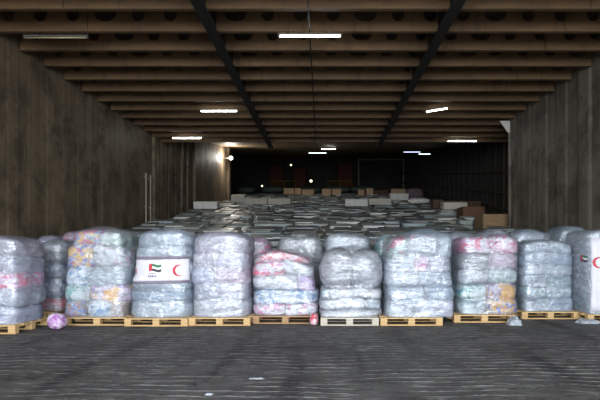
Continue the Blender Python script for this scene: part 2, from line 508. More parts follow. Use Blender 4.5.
# ------------------------------------------------------------------ lamps
def tube_light(x, y, z, L, rz, mat, label, watts=0.0, col=(0.9, 1, 0.97), tilt=0.0):
    e = empty('tube_light', (x, y, z), rz)
    e.rotation_euler = (0, tilt, rz)
    bm = bmesh.new(); box(bm, -L / 2, L / 2, -0.03, 0.03, 0.018, 0.045); bev(bm, 0.006, 2)
    for sx in (-L / 2 + 0.02, L / 2 - 0.02): box(bm, sx - 0.02, sx + 0.02, -0.02, 0.02, -0.02, 0.02)
    bm_obj('housing', bm, M['housing'], e)
    bm = bmesh.new(); cyl(bm, (-L / 2 + 0.03, 0, -0.004), (L / 2 - 0.03, 0, -0.002), 0.017, 14)
    bm_obj('tube', bm, mat, e, True)
    for sx in (-L * 0.3, L * 0.3):
        bm = bmesh.new(); box(bm, sx - 0.01, sx + 0.01, -0.01, 0.01, 0.04, 0.13); bm_obj('bracket', bm, M['housing'], e)
    tag(e, label, 'lamp')
    return e
def at(px, py, D): return ((px - VX) * D / F, D, EYE + (VY - py) * D / F)
def tl(px0, px1, py, D, mat, label, rz=0.0, z=None, L=None, tilt=0.0):
    p0 = at(px0, py, D); p1 = at(px1, py, D)
    L = L or (p1[0] - p0[0]) / max(0.2, math.cos(rz))
    tube_light((p0[0] + p1[0]) / 2, D, z or p0[2], L, rz, mat, label, tilt=tilt)
ZT = Z_BEAM - 0.15
tl(278, 342, 36, 9.80, M['tube_on'], 'bright lit tube lamp under the beams, nearest and largest in the ceiling middle')
tl(200, 238, 111, 15.35, M['tube_on'], 'lit tube lamp just left of the left girder, nearer of the two left ones')
tl(172, 202, 138, 19.1, M['tube_on'], 'lit tube lamp close to the left wall under the last beams')
tl(427, 447, 110, 15.2, M['tube_on'], 'short-looking lit tube lamp hung askew right of the right girder', rz=-0.6, tilt=0.0)
tl(447, 477, 141, 19.6, M['tube_on'], 'level lit tube lamp near the right recess under the last beams')
tl(308, 327, 153, 31.0, M['tube_far'], 'dim lit tube lamp deep in the middle, lower of the two close together')
tl(321, 336, 149, 33.5, M['tube_on'], 'small bright tube lamp deep in the middle, upper of the two close together')
tl(403, 421, 152, 31.0, M['tube_farblue'], 'small bluish tube lamp deep in the hall on the right')
tl(418, 431, 154, 34.0, M['tube_far'], 'faint tube lamp deep in the hall just right of the bluish one')
tl(24, 88, 37.5, 10.05, M['tube_off'], 'unlit tube lamp under the beams at the upper left')
tl(563, 602, 31.5, 10.05, M['tube_off'], 'unlit tube lamp under the beams at the upper right', L=1.2)

# bright flood lamp by the left wall
fx, fy, fz = at(231, 158, 33.0)
e = empty('flood_lamp', (fx, fy, fz))
bm = bmesh.new(); box(bm, -0.12, 0.12, 0.0, 0.16, -0.12, 0.12); bev(bm, 0.02, 2); bm_obj('lamp_housing', bm, M['housing'], e)
bm = bmesh.new(); bmesh.ops.create_uvsphere(bm, u_segments=16, v_segments=10, radius=0.10)
bm_obj('lens', bm, M['flood'], e, True)
bm = bmesh.new(); box(bm, -0.5, 0.0, 0.05, 0.10, -0.02, 0.02); bm_obj('arm', bm, M['housing'], e)
tag(e, 'bright round flood lamp at the far end of the left wall', 'lamp')
ld = bpy.data.lights.new('flood_light', 'POINT'); ld.energy = 150; ld.shadow_soft_size = 0.12; ld.color = (1, 0.95, 0.85)
lo = bpy.data.objects.new('flood_light', ld); C.objects.link(lo); lo.location = (0, -0.25, 0.0); lo.parent = e

# ------------------------------------------------------------------ pallets
def make_pallet(wd, dp, mat):
    e = empty('wooden_pallet', (0, 0, 0))
    h = 0.144
    def b(name, x0, x1, y0, y1, z0, z1):
        return box_obj(name, (x0, x1, y0, y1, z0, z1), mat, e, 0.003)
    for i in range(5):
        c = -dp / 2 + 0.06 + i * (dp - 0.12) / 4
        b('deck_board', -wd / 2, wd / 2, c - 0.06, c + 0.06, h - 0.022, h)
    for i in (-1, 0, 1):
        cx = i * (wd / 2 - 0.06)
        b('stringer_board', cx - 0.06, cx + 0.06, -dp / 2, dp / 2, h - 0.044, h - 0.022)
        for j in (-1, 0, 1):
            cy = j * (dp / 2 - 0.06)
            b('block', cx - 0.06, cx + 0.06, cy - 0.055, cy + 0.055, 0.022, h - 0.044)
    for j in (-1, 0, 1):
        cy = j * (dp / 2 - 0.06)
        b('bottom_board', -wd / 2, wd / 2, cy - 0.05, cy + 0.05, 0.0, 0.022)
    return e
PH = 0.144

# ------------------------------------------------------------------ wrapped loads
def film_mesh(pts, nz=44, nt=72, margin=0.008, seed=0, wob=0.012, win=0.03, flare=0.0, taut=0.75):
    """taut film: at every height the convex outline of what it wraps, plus creases"""
    P = np.array(pts); z0, z1 = P[:, 2].min(), P[:, 2].max()
    cx, cy = P[:, 0].mean(), P[:, 1].mean()
    th = np.linspace(0, 2 * PI, nt, endpoint=False)
    U = np.stack([np.cos(th), np.sin(th)], 1)
    D = th[:, None] - th[None, :]
    cosD = np.cos(D); 
    rows = []
    zs = np.concatenate([np.linspace(z0 + 0.005, z1 - 0.05, nz), z1 - np.array([0.03, 0.012, -0.004])])
    for zi, z in enumerate(zs):
        wdw = win if z < z1 - 0.06 else 0.03
        s = P[np.abs(P[:, 2] - z) < wdw]
        if len(s) < 20: s = P[np.abs(P[:, 2] - z) < 0.12]
        q = s[:, :2] - np.array([cx, cy])
        h = (q @ U.T).max(0) + margin
        R = np.where(cosD > 0.02, h[None, :] / np.maximum(cosD, 0.02), 1e9).min(1)
        R = np.minimum(R, np.linalg.norm(q, axis=1).max() + margin)
        R = np.maximum(R, 0.8 * rows[-1] if rows else 0.1)
        if rows: R = np.minimum(R, rows[-1] * 1.06 + 0.01)
        rows.append(R)
    rows = np.array(rows)
    nb = len(rows) - 4
    mx = rows.copy()
    for i in range(nb):
        a_, b_ = max(0, i - 4), min(nb, i + 5)
        mx[i] = rows[a_:b_].max(0)
    er = mx.copy()
    for i in range(nb):
        a_, b_ = max(0, i - 4), min(nb, i + 5)
        er[i] = mx[a_:b_].min(0)
    rows[:nb] = rows[:nb] * (1 - taut) + er[:nb] * taut
    # soften vertically
    sm = rows.copy()
    for _ in range(1):
        sm[1:-1] = 0.25 * sm[:-2] + 0.5 * sm[1:-1] + 0.25 * sm[2:]
    rows[:-4] = sm[:-4]
    bm = bmesh.new(); V = []
    off = Vector((seed * 1.7, seed * 0.9, seed * 2.3))
    for i, z in enumerate(zs):
        ring = []
        for j in range(nt):
            r = rows[i][j]
            x, y = cx + r * U[j][0], cy + r * U[j][1]
            q = Vector((x * 1.2 + z * 0.5, y * 1.2, z * 3.0)) * 2.2 + off
            r += wob * (noise.noise(q) + 0.6 * noise.noise(q * 2.7)) + flare * max(0, 0.12 - (z - z0))
            zz = z + (0.008 * noise.noise(q * 1.7) if i < len(zs) - 1 else 0)
            ring.append(bm.verts.new((cx + r * U[j][0], cy + r * U[j][1], zz)))
        V.append(ring)
    for a, b in zip(V[:-1], V[1:]):
        for j in range(nt):
            k = (j + 1) % nt; bm.faces.new((a[j], a[k], b[k], b[j]))
    # top cap: rings shrinking to the centre
    last = V[-1]; prev = last
    for s_ in (0.7, 0.4, 0.15):
        cur = []
        for v in last:
            dx, dy = v.co.x - cx, v.co.y - cy
            q = Vector((dx * s_ * 3, dy * s_ * 3, seed))
            cur.append(bm.verts.new((cx + dx * s_, cy + dy * s_, z1 + 0.012 + 0.012 * noise.noise(q))))
        for j in range(nt):
            k = (j + 1) % nt; bm.faces.new((prev[j], prev[k], cur[k], cur[j]))
        prev = cur
    bm.faces.new(prev)
    return bm

def wrapped_load(name, loc, wd, dp, H, layers, film, label, lean=0.0, seed=0, p=5.0, lump=0.045, group=None, wrap=True, taut=0.92, dome=0.045, cat='wrapped load', profile=None, tiltx=0.0):
    """layers bottom to top: (relative height, [(relative width, material, scale), ...])"""
    e = empty(name, loc)
    tot = sum(l[0] for l in layers)
    z = 0.0; pts = []; ln = len(layers)
    for li, lay in enumerate(layers):
        h = lay[0] / tot * H
        wsum = sum(b[0] for b in lay[1])
        f = profile[li] if profile else 1.0
        x = -wd * f / 2
        for bi, b in enumerate(lay[1]):
            bw = b[0] / wsum * wd * f
            sc = b[2] if len(b) > 2 else 1.0
            bpnt = b[3] if len(b) > 3 else p
            bb = bale_arrays((bw * 1.06 * sc, dp * 1.0 * sc, h * 1.16), bpnt, seed * 10 + li * 3 + bi, lump)
            rnd = random.Random(seed * 100 + li * 10 + bi)
            zc = z + h / 2
            ox = x + bw / 2 + lean * zc + rnd.uniform(-0.02, 0.02)
            oy = rnd.uniform(-0.02, 0.02)
            rot = Matrix.Rotation(rnd.uniform(-0.03, 0.03), 4, 'Y')
            for v in bb.verts:
                q = rot @ v.co
                c = Vector((q.x + ox, q.y + oy, max(0.0, q.z + zc)))
                tt = c.z / H; rel = (c.x - lean * c.z) / (wd / 2)
                c.z *= 1 - dome * abs(rel) ** 2.5 * tt * tt - 0.035 * noise.noise(Vector((c.x * 1.7, c.y, seed))) * tt
                c.x += 0.05 * noise.noise(Vector((seed * 1.3, 0.4, c.z * 1.5))) * min(1, c.z * 3)
                v.co = c
                pts.append((c.x, c.y, c.z))
            o = bm_obj('bale', bb, b[1], e, True)
            # local origin so that object-space patterns differ
            x += bw
        z += h
    fo = None
    if wrap:
        fb = film_mesh(pts, seed=seed, taut=taut)
        fo = bm_obj('stretch_film', fb, film, e, True)
    tag(e, label, cat, group)
    e['_w'] = wd
    return e, fo

# textile colours
def T(*a, **k): return fabric(*a, **k)
WHITE = T((214, 216, 224)); SILVER = T((176, 188, 198)); BLUEG = T((158, 176, 196)); GREY = T((178, 178, 184)); LILAC = T((206, 198, 214))
TEALG = T((140, 168, 172))
PRINT_A = T((214, 208, 222), ((206, 70, 118), (60, 100, 190), (232, 186, 60)), 4.0, 1.0)
PRINT_B = T((200, 206, 216), ((232, 176, 40), (90, 150, 200), (206, 90, 140)), 4.0, 0.9)
PRINT_C = T((206, 196, 206), ((150, 80, 120), (90, 140, 210), (150, 120, 90)), 5.5, 1.0)
TEAL = T((120, 180, 176), ((40, 140, 160), (206, 214, 214)), 4.0, 0.7)
PINK = T((226, 170, 196), ((216, 96, 150), (236, 226, 232)), 4.0, 0.7)
PINKW = T((228, 214, 226), ((226, 60, 110), (216, 150, 190)), 4.5, 0.75)
PINKR = T((224, 196, 206), ((212, 40, 84),), 4.5, 0.9)
LAV = T((200, 180, 214), ((150, 110, 180), (226, 200, 226)), 4.0, 0.6)
BLUEP = T((196, 208, 224), ((80, 140, 190), (220, 228, 234)), 6.0, 0.7)
DENIM = T((140, 152, 180), ((96, 110, 150), (190, 196, 210)), 5.0, 0.7)
YELL = T((214, 196, 214), ((240, 176, 20), (150, 120, 180)), 2.8, 0.5)
TOYS = T((206, 200, 216), ((220, 60, 70), (50, 120, 210), (236, 180, 40)), 6.0, 1.0)
DGREY = T((96, 104, 116), ((120, 130, 140),), 4.0, 0.4)
PALEGREEN = T((190, 206, 198), ((216, 96, 130),), 2.5, 0.3)

def px_w(a, b, D): return (b - a) * D / F
pal = {}
def put_pallet(x, yf, wd, dp, mat, label):
    key = (round(wd, 2), round(dp, 2), mat)
    if key not in pal:
        e = make_pallet(wd, dp, M[mat]); pal[key] = e
    else:
        e = copy_tree(pal[key])
    e.location = (x, yf + dp / 2, 0)
    tag(e, label, 'pallet', 'wooden pallets under the front row')
    return e
DP = 1.05
def front(x0, x1, D, ytop, layers, film, label, ptag, pmat='wood', px0=None, px1=None, DP=1.05, **kw):
    """x0,x1: load edges in px at depth D (its front face)"""
    Dl = D + 0.03
    X0, X1 = (x0 - VX) * Dl / F, (x1 - VX) * Dl / F
    H = EYE + (VY - ytop) * Dl / F - PH
    a, b = (px0 if px0 is not None else x0), (px1 if px1 is not None else x1)
    P0, P1 = (a - VX) * D / F, (b - VX) * D / F
    if ptag: put_pallet((P0 + P1) / 2, D, round(P1 - P0, 2), DP, pmat, ptag)
    kw.setdefault('seed', int(x0 + 60))
    return wrapped_load('wrapped_load', ((X0 + X1) / 2, D + DP / 2, PH), X1 - X0 - 0.08, DP - 0.08, H - 0.02, layers, film, label, **kw)

# L0 left corner load
L0, F0 = front(-58, 17, 8.05, 236.5, [(1, [(1, BLUEG)]), (1, [(1, WHITE), (1, SILVER)]), (1, [(1, PINKW)]), (1, [(1, WHITE), (.6, SILVER)]), (1, [(1, GREY)])],
      M['film_lilac'], 'silver-blue wrapped load at the left edge of the picture, nearest in the front row', 'wooden pallet under the load at the left edge of the picture', px0=-56, px1=15)
# L1 behind it
front(34, 66, 9.75, 241, [(.5, [(1, PINKR)]), (.8, [(1, DENIM)]), (.7, [(1, DENIM)]), (.8, [(1, GREY)])],
      M['film'], 'narrow wrapped load with grey top, blue middle and pink bottom beside the left corner load', 'wooden pallet under the narrow grey-topped load at the left', px0=34, px1=54, lump=0.04, p=3.2)
# L2 colourful
L2, F2 = front(60, 126.5, 8.95, 228, [(.75, [(1, PRINT_C), (1, BLUEP), (.8, T((200, 190, 190), ((150, 120, 100),), 5.0, 0.8))]), (.8, [(.55, TEAL), (1, YELL)]), (.9, [(.5, BLUEP), (1, SILVER)]), (1.1, [(.7, PRINT_A), (1, T((206, 208, 216), ((214, 150, 180),), 3.0, .3))]), (.7, [(.9, PRINT_B), (.7, PALEGREEN)])],
      M['film'], 'tall wrapped load of colourful printed textiles with a yellow patch low down', 'wooden pallet under the tall colourful printed load', px0=62, px1=131, pmat='wood', lean=0.03, dome=.12, profile=[.98, .99, 1.0, .98, .82], lump=0.05)
# L3 with banner
L3, F3 = front(125.5, 187.5, 8.85, 230, [(1, [(1, SILVER)]), (.8, [(1, BLUEG)]), (.8, [(1, SILVER)]), (1, [(1, WHITE)]), (1, [(1, SILVER)]), (.9, [(1, SILVER)])],
      M['film_milk'], 'silvery wrapped load leaning right with a white banner bearing a flag and a red crescent', 'wooden pallet under the bannered silvery load', px0=124, px1=187.5, lean=0.05, profile=[1.03, 1.02, 1.0, .98, .96, .92], lump=0.025, p=4.2)
# L4 plain lilac grey
L4, F4 = front(190, 249, 8.92, 233, [(1, [(1, T((196, 206, 204)))]), (.9, [(1, SILVER), (1, WHITE)]), (.9, [(.7, BLUEG), (1, T((216, 196, 208)))]), (.9, [(.6, GREY), (1, WHITE)]), (1, [(1, GREY)])],
      M['film_lilac'], 'pale lilac-grey square wrapped load right of the bannered one', 'wooden pallet under the pale lilac-grey square load', px0=188.5, px1=250, lump=0.03)
# L5 pink white dome
L5, F5 = front(250, 318, 9.15, 251.5, [(.7, [(1, T((226, 206, 222), ((214, 110, 170),), 5, .6)), (1, T((224, 216, 228), ((190, 80, 130),), 5, .5))]), (.9, [(1, BLUEP)]), (.9, [(1, WHITE), (.35, LAV)]), (.9, [(1, PINKW), (.9, WHITE)]), (.5, [(1, PINKR)])],
      M['film_clear'], 'low domed wrapped load of white bags with pink trim and blue band', 'stained wooden pallet under the low domed pink and white load', px0=252.5, px1=318, pmat='wood_dark', dome=.16, profile=[1, 1, .97, .95, .86], p=4.5, taut=.97)
# L6 big round sacks
L6, F6 = front(318, 383, 8.92, 249.5, [(.35, [(1, WHITE)]), (.5, [(1, T((226, 230, 238)), 1.0), (.35, SILVER)]), (.45, [(.2, SILVER), (1, T((230, 232, 238)), 1.0), (.35, GREY)]), (1.75, [(1, T((206, 206, 212)), 1.10, 2.4), (.95, T((196, 198, 206)), 1.10, 2.5)])],
      M['film_clear'], 'load of white slabs topped by two big bulging grey sacks', 'pale weathered pallet under the bulging grey sacks', px0=320.5, px1=379, pmat='wood_pale', p=4.5, lump=0.04, taut=0.6)
# L7
L7, F7 = front(386, 457, 8.92, 234, [(.8, [(1, T((206, 212, 222))), (1, WHITE), (.5, LILAC)]), (.7, [(1, T((210, 218, 230))), (.8, BLUEG)]), (.7, [(1, WHITE), (1, T((180, 192, 206)))]), (.7, [(1, T((226, 230, 236))), (.5, PINK), (.8, LILAC)]), (1.05, [(.75, PALEGREEN, 1.0, 2.8), (1, T((192, 198, 206), ((224, 120, 150),), 2.5, .4)), (.5, SILVER)])],
      M['film_milk'], 'wide grey-blue wrapped load with a round green and pink sack at its top left', 'wooden pallet under the wide grey-blue load', px0=380.5, px1=443, lump=0.03)
# L8
L8, F8 = front(459, 523, 9.3, 235, [(.85, [(1, T((190, 206, 214))), (1, TOYS)]), (.95, [(1, TEAL), (1, YELL)]), (.85, [(1, WHITE), (1, T((206, 220, 222)))]), (.95, [(1, GREY), (1, T((210, 186, 206)))]), (1, [(1, PINKW), (.85, PINK)])],
      M['film'], 'wrapped load of two bag columns, pink on top, yellow and teal prints low down', 'wooden pallet under the pink-topped two-column load', px0=454, px1=516, lump=0.035, p=3.8, lean=-0.01)
# L9
L9, F9 = front(522, 577, 9.75, 241, [(1, [(1, SILVER), (1, BLUEG)]), (.8, [(1, TEALG), (1, SILVER)]), (.8, [(1, SILVER), (1, TEALG)]), (.8, [(1, SILVER)]), (.9, [(1, BLUEG)]), (.8, [(1, SILVER), (.8, SILVER)])],
      M['film_milk'], 'plain silver-blue wrapped load standing before the right wall, without any writing', 'wooden pallet under the plain silver-blue load at the right', px0=522, px1=580, lean=-0.02, lump=0.03)
# banner load at the right edge: crescent on its front, small flag on its shaded left side
L11, F11 = front(589.5, 655, 9.35, 231.5, [(1, [(1, SILVER)]), (1, [(1, T((208, 206, 214)))]), (1, [(1, WHITE)]), (1, [(1, WHITE)])],
      M['film_milk'], 'whitish load with red crescent banner and small flag at the right edge of the picture', 'wooden pallet under the crescent-bannered load at the right edge', px0=588, px1=650, lump=0.012, p=9, taut=1.0, dome=0.01)

bpy.context.view_layer.update()
# ------------------------------------------------------------------ banners and emblems on the film
def draper(fo, side=False):
    me = fo.data
    vs = [v.co.copy() for v in me.vertices]; fs = [tuple(p.vertices) for p in me.polygons]
    t = BVHTree.FromPolygons(vs, fs)
    def f(x, z, off=0.006):
        if side:                                   # x is then the distance towards the viewer along the left side
            h = t.ray_cast(Vector((-5, -x, z)), Vector((1, 0, 0)))
            return Vector(((h[0].x if h[0] else -0.5) - off, -x, z))
        h = t.ray_cast(Vector((x, -5, z)), Vector((0, 1, 0)))
        return (h[0].y if h[0] else -0.5) - off
    return f
def sheet(name, dr, x0, x1, z0, z1, mat, parent, off, nx=40, nz=12, slant=0.0, rag=0.0):
    bm = bmesh.new(); G = []
    for j in range(nz + 1):
        row = []
        for i in range(nx + 1):
            x = x0 + (x1 - x0) * i / nx; z = z0 + (z1 - z0) * j / nz + slant * (x - x0) + rag * noise.noise(Vector((x * 9, j, 1)))
            row.append(bm.verts.new((x, dr(x, z, off), z)))
        G.append(row)
    for j in range(nz):
        for i in range(nx): bm.faces.new((G[j][i], G[j][i + 1], G[j + 1][i + 1], G[j + 1][i]))
    ext = bmesh.ops.extrude_face_region(bm, geom=bm.faces[:])
    bmesh.ops.translate(bm, vec=(0, 0.002, 0), verts=[v for v in ext['geom'] if isinstance(v, bmesh.types.BMVert)])
    bmesh.ops.recalc_face_normals(bm, faces=bm.faces[:])
    return bm_obj(name, bm, mat, parent, True)
def patch(name, dr, poly, mat, parent, off):
    """poly: list of quads strips as (x,z) point pairs lists -> strip between two outlines"""
    bm = bmesh.new(); a, b = poly
    def P(x, z):
        q = dr(x, z, off)
        return q if isinstance(q, Vector) else Vector((x, q, z))
    A = [bm.verts.new(P(x, z)) for x, z in a]; B = [bm.verts.new(P(x, z)) for x, z in b]
    for i in range(len(A) - 1): bm.faces.new((A[i], A[i + 1], B[i + 1], B[i]))
    return bm_obj(name, bm, mat, parent, True)
M['banner'] = plain('white_banner_cloth', (226, 222, 230), 0.5, var=0.05)
M['band'] = plain('greyish_purple_strap', (128, 118, 134), 0.5)
M['red'] = plain('emblem_red', (200, 30, 50), 0.5, var=0.05)
M['fgreen'] = plain('flag_green', (30, 120, 70), 0.5, var=0.05)
M['fwhite'] = plain('flag_white', (232, 232, 232), 0.5, var=0.03)
M['fblack'] = plain('flag_black', (28, 28, 30), 0.5, var=0.05)
M['ink'] = plain('grey_print', (110, 108, 120), 0.5, var=0.05)
def crescent(dr, cx, cz, r, parent, off):
    out, inn = [], []
    n = 28
    for i in range(n + 1):
        a = math.radians(52) + math.radians(256) * i / n
        out.append((cx + r * math.cos(a), cz + r * math.sin(a)))
    # inner circle shifted to the right, meeting the outer tips
    d = 0.30 * r
    tx, tz = out[0][0] - (cx + d), out[0][1] - cz
    ri = math.hypot(tx, tz); a0 = math.atan2(tz, tx)
    for i in range(n + 1):
        a = a0 + (2 * PI - 2 * a0) * i / n
        inn.append((cx + d + ri * math.cos(a), cz + ri * math.sin(a)))
    return patch('crescent_emblem', dr, (out, inn), M['red'], parent, off)
def flag(dr, x, z, w_, h_, parent, off):
    def quad(x0, x1, z0, z1, m, nm, o=off):
        n = 6
        wav = lambda xx: 0.10 * h_ * math.sin((xx - x) / w_ * 2 * PI)
        a = [(x0 + (x1 - x0) * i / n, z0 + wav(x0 + (x1 - x0) * i / n)) for i in range(n + 1)]
        b = [(p[0], z1 + wav(p[0])) for p in a]
        return patch(nm, dr, (a, b), m, parent, o)
    quad(x, x + w_ * 0.26, z, z + h_, M['red'], 'flag_red_stripe', off + 0.001)
    quad(x + w_ * 0.26, x + w_, z + h_ * 2 / 3, z + h_, M['fgreen'], 'flag_green_stripe')
    quad(x + w_ * 0.26, x + w_, z + h_ / 3, z + h_ * 2 / 3, M['fwhite'], 'flag_white_stripe')
    quad(x + w_ * 0.26, x + w_, z, z + h_ / 3, M['fblack'], 'flag_black_stripe')
def loc_on(L, D, px, py):     # px, py -> local x, z on the front face of load L
    return (px - VX) * D / F - L.location.x, EYE + (VY - py) * D / F - PH

d3 = draper(F3); D = 8.88
xa, za = loc_on(L3, D, 131.5, 281.5); xb, zb = loc_on(L3, D, 187.6, 260)
ban = sheet('banner', d3, xa, xb, za, zb, M['banner'], L3, 0.012, slant=0.02, rag=0.008)
for zz in (za - 0.05, zb + 0.0):
    b_ = sheet('strap', d3, xa, xb, zz, zz + 0.05, M['band'], L3, 0.010, nz=3, slant=0.02, rag=0.012)
x, z = loc_on(L3, D, 178.5, 270.5); crescent(d3, x, z, 0.105, ban, 0.017)
x, z = loc_on(L3, D, 149, 271.5); flag(d3, x, z, 0.22, 0.125, ban, 0.017)
for k, (a, b, t_, u) in enumerate(((148.4, 149.4, 275, 277.4), (150.0, 151.2, 275, 277.4), (151.8, 153.2, 274.8, 277.4), (153.8, 154.8, 275.2, 277.4), (155.4, 156.4, 275.4, 277.2), (149.2, 155.6, 273.2, 273.8))):
    x0_, z0_ = loc_on(L3, D, a, u); x1_, z1_ = loc_on(L3, D, b, t_)
    patch('print_mark', d3, ([(x0_, z0_), (x1_, z0_)], [(x0_, z1_), (x1_, z1_)]), M['ink'], ban, 0.017)
x, z = loc_on(L3, D, 133.6, 274); patch('red_mark', d3, ([(x, z), (x + .03, z), ], [(x, z + .10), (x + .02, z + .10)]), M['red'], ban, 0.017)
d11 = draper(F11)
flag(draper(F11, True), 0.20, 0.985, 0.20, 0.12, L11, 0.01)
xa, za = loc_on(L11, 9.4, 591.6, 311); xb, zb = loc_on(L11, 9.4, 650, 238)
ban = sheet('banner', d11, xa, xb, za, zb, M['banner'], L11, 0.012, rag=0.006)
x, z = loc_on(L11, 9.4, 597.8, 262.5); crescent(d11, x, z, 0.105, ban, 0.018)

# ------------------------------------------------------------------ sacks spilling at the foot of the front row
def sack(px, py, D, dims, mat, label, rest=None, p=2.6, rz=0.0, name='sack'):
    x, y, z = at(px, py, D)
    bb = bale_arrays(dims, p, int(px), 0.03, 12)
    o = bm_obj(name, bb, mat, None, True)
    o.location = (x, y, (dims[2] / 2 + 0.002) if rest is None else rest)
    o.rotation_euler = (0, 0, rz)
    tag(o, label, 'sack')
    return o
sack(58, 316, 8.60, (.26, .30, .27), T((206, 160, 210), ((160, 70, 170), (230, 210, 232)), 8.0, 0.8), 'small magenta and white round sack on the floor by the colourful load')
sack(314, 316, 8.95, (.16, .24, .24), T((226, 200, 208), ((210, 40, 70),), 9.0, 0.8), 'small red and white roll end on the floor beside the domed load')
def crumple(px, py, D, w_, d_, h_, label, seed=0):
    bm = bmesh.new(); n = 16; x, y, z = at(px, py, D); G = []
    for j in range(n + 1):
        row = []
        for i in range(n + 1):
            u, v = i / n - .5, j / n - .5
            e_ = max(0, 1 - (abs(2 * u) ** 3 + abs(2 * v) ** 3)) ** .5
            hh = h_ * e_ * (.55 + .9 * abs(noise.noise(Vector((u * 5, v * 5, seed))))) + .004
            row.append(bm.verts.new((u * w_ * (1 + .2 * noise.noise(Vector((v * 4, seed, 0)))), v * d_ * (1 + .2 * noise.noise(Vector((u * 4, seed, 3)))), hh)))
        G.append(row)
    for j in range(n):
        for i in range(n): bm.faces.new((G[j][i], G[j][i + 1], G[j + 1][i + 1], G[j + 1][i]))
    o = bm_obj('plastic_scrap', bm, fabric((190, 196, 204)), None, True)
    o.location = (x, y, 0.0)
    tag(o, label, 'plastic scrap'); return o
crumple(514, 321, 9.05, .24, .22, .16, 'crumpled clear plastic at the foot of the pink-topped load', 3)
crumple(588, 318, 9.25, .42, .22, .09, 'crumpled plastic and slips on the floor right of the plain silver load', 5)
crumple(257, 379, 5.3, .16, .05, .012, 'small flat white plastic scrap on the open floor, left of centre', 1)
crumple(209, 395, 4.73, .08, .05, .012, 'tiny pale plastic scrap at the bottom edge of the picture, left of centre', 2)

# ------------------------------------------------------------------ second row, showing above the front row
def second(x0, x1, D, ytop, mats, film, label, profile=None, p=3.8, lump=0.04, dp=0.85, ht=None):
    X0, X1 = (x0 - VX) * D / F, (x1 - VX) * D / F
    H = EYE + (VY - ytop) * D / F
    n = len(mats)
    return wrapped_load('wrapped_load', ((X0 + X1) / 2, D + dp / 2, 0), X1 - X0 - 0.05, dp, H - 0.02,
                        [(1, [(1, mm) for mm in (row if isinstance(row, tuple) else (row,))]) for row in mats], film, label,
                        seed=int(x0) + 500, p=p, lump=lump, profile=profile)
second(33, 57, 11.0, 236, [SILVER, SILVER, PINK, LAV], M['film'], 'wrapped load with mauve top behind the left corner load')
second(57, 88, 11.0, 233.5, [TEALG, SILVER, T((150, 182, 186)), (PINK, TEALG)], M['film'], 'wrapped load with teal and pink top behind the narrow grey-topped load')
second(112, 140, 10.7, 233, [SILVER, SILVER, BLUEG, TEALG], M['film_milk'], 'bluish wrapped load seen in the gap left of the bannered load')
second(186, 214, 10.9, 234, [SILVER, GREY, SILVER, GREY], M['film_milk'], 'grey wrapped load seen between bannered load and lilac-grey load')
second(238, 271, 10.65, 238, [SILVER, WHITE, WHITE, PINKW], M['film'], 'white and pink topped wrapped load behind the gap left of the domed load', p=3.0)
second(275, 324, 10.65, 235.5, [SILVER, GREY, (T((186, 186, 188)), T((176, 178, 182)))], M['film_clear'], 'low heap of grey-white sacks behind the domed load', p=2.8, profile=[1, 1, .95])
second(327, 373, 10.65, 233.5, [SILVER, WHITE, PINKR, T((206, 214, 220))], M['film_clear'], 'flat white slab on a red-pink layer behind the bulging grey sacks', p=5)
second(376, 398, 10.6, 236, [SILVER, TEALG, TEAL], M['film'], 'teal topped wrapped load in the gap left of the wide grey-blue load')
second(400, 446, 10.9, 231.5, [SILVER, BLUEG, TEALG], M['film_milk'], 'blue-grey wrapped load peeping over the wide grey-blue load', p=5)
second(448, 478, 10.9, 232, [SILVER, BLUEG, GREY], M['film_milk'], 'grey wrapped load behind the gap right of the wide grey-blue load')
second(480, 512, 10.9, 231, [SILVER, PINK, T((196, 190, 206))], M['film'], 'mauve-grey wrapped load peeping over the pink-topped load')
second(513, 556, 11.0, 230.5, [SILVER, SILVER, T((190, 198, 208))], M['film_milk'], 'silver wrapped load sloping behind the plain silver-blue load', p=3.2)
second(557, 592, 11.15, 227.5, [SILVER, BLUEG, TEALG, T((150, 166, 176))], M['film_milk'], 'tall teal-grey wrapped load against the right wall behind the dark grey load')
# ------------------------------------------------------------------ the deep field of grey wrapped loads
def field_mat(name, a, b, hi, rough=0.35):
    m = Mat(name)
    n1 = m.noise(m.coord((0.8, 0.8, 7)), 2.0, 5, 0.65, 0.3)
    n2 = m.noise(m.coord((1.2, 1.2, 3)), 3.5, 5, 0.7, 1.0)
    col = m.mix(m.ramp(n1, [(0.3, (0, 0, 0)), (0.7, (1, 1, 1))]), lin(a), lin(b))
    col = m.mix(m.ramp(n2, [(0.60, (0, 0, 0)), (0.68, (1, 1, 1))]), col, lin(hi))  # lighter patches painted in as the film's streaky highlights
    m.set(col, rough, 0.0, 0.8)
    m.bump(n2, 0.6, 0.05)
    return m.m
FM = [field_mat('grey_green_film', (132, 138, 133), (170, 176, 171), (216, 222, 220)),
      field_mat('grey_film', (140, 142, 138), (178, 180, 174), (226, 228, 222)),
      field_mat('blue_grey_film', (126, 138, 142), (164, 176, 180), (214, 222, 226)),
      field_mat('brown_grey_film', (136, 132, 122), (172, 166, 154), (214, 210, 200))]
FS = [plain('pale_streak_sheet', (206, 206, 200), .35, var=.3, scale=3), plain('grey_streak_sheet', (150, 156, 156), .35, var=.3, scale=3), plain('dull_streak_sheet', (120, 122, 116), .45, var=.3, scale=3)]  # sheet tones that paint the bright streaks on load tops
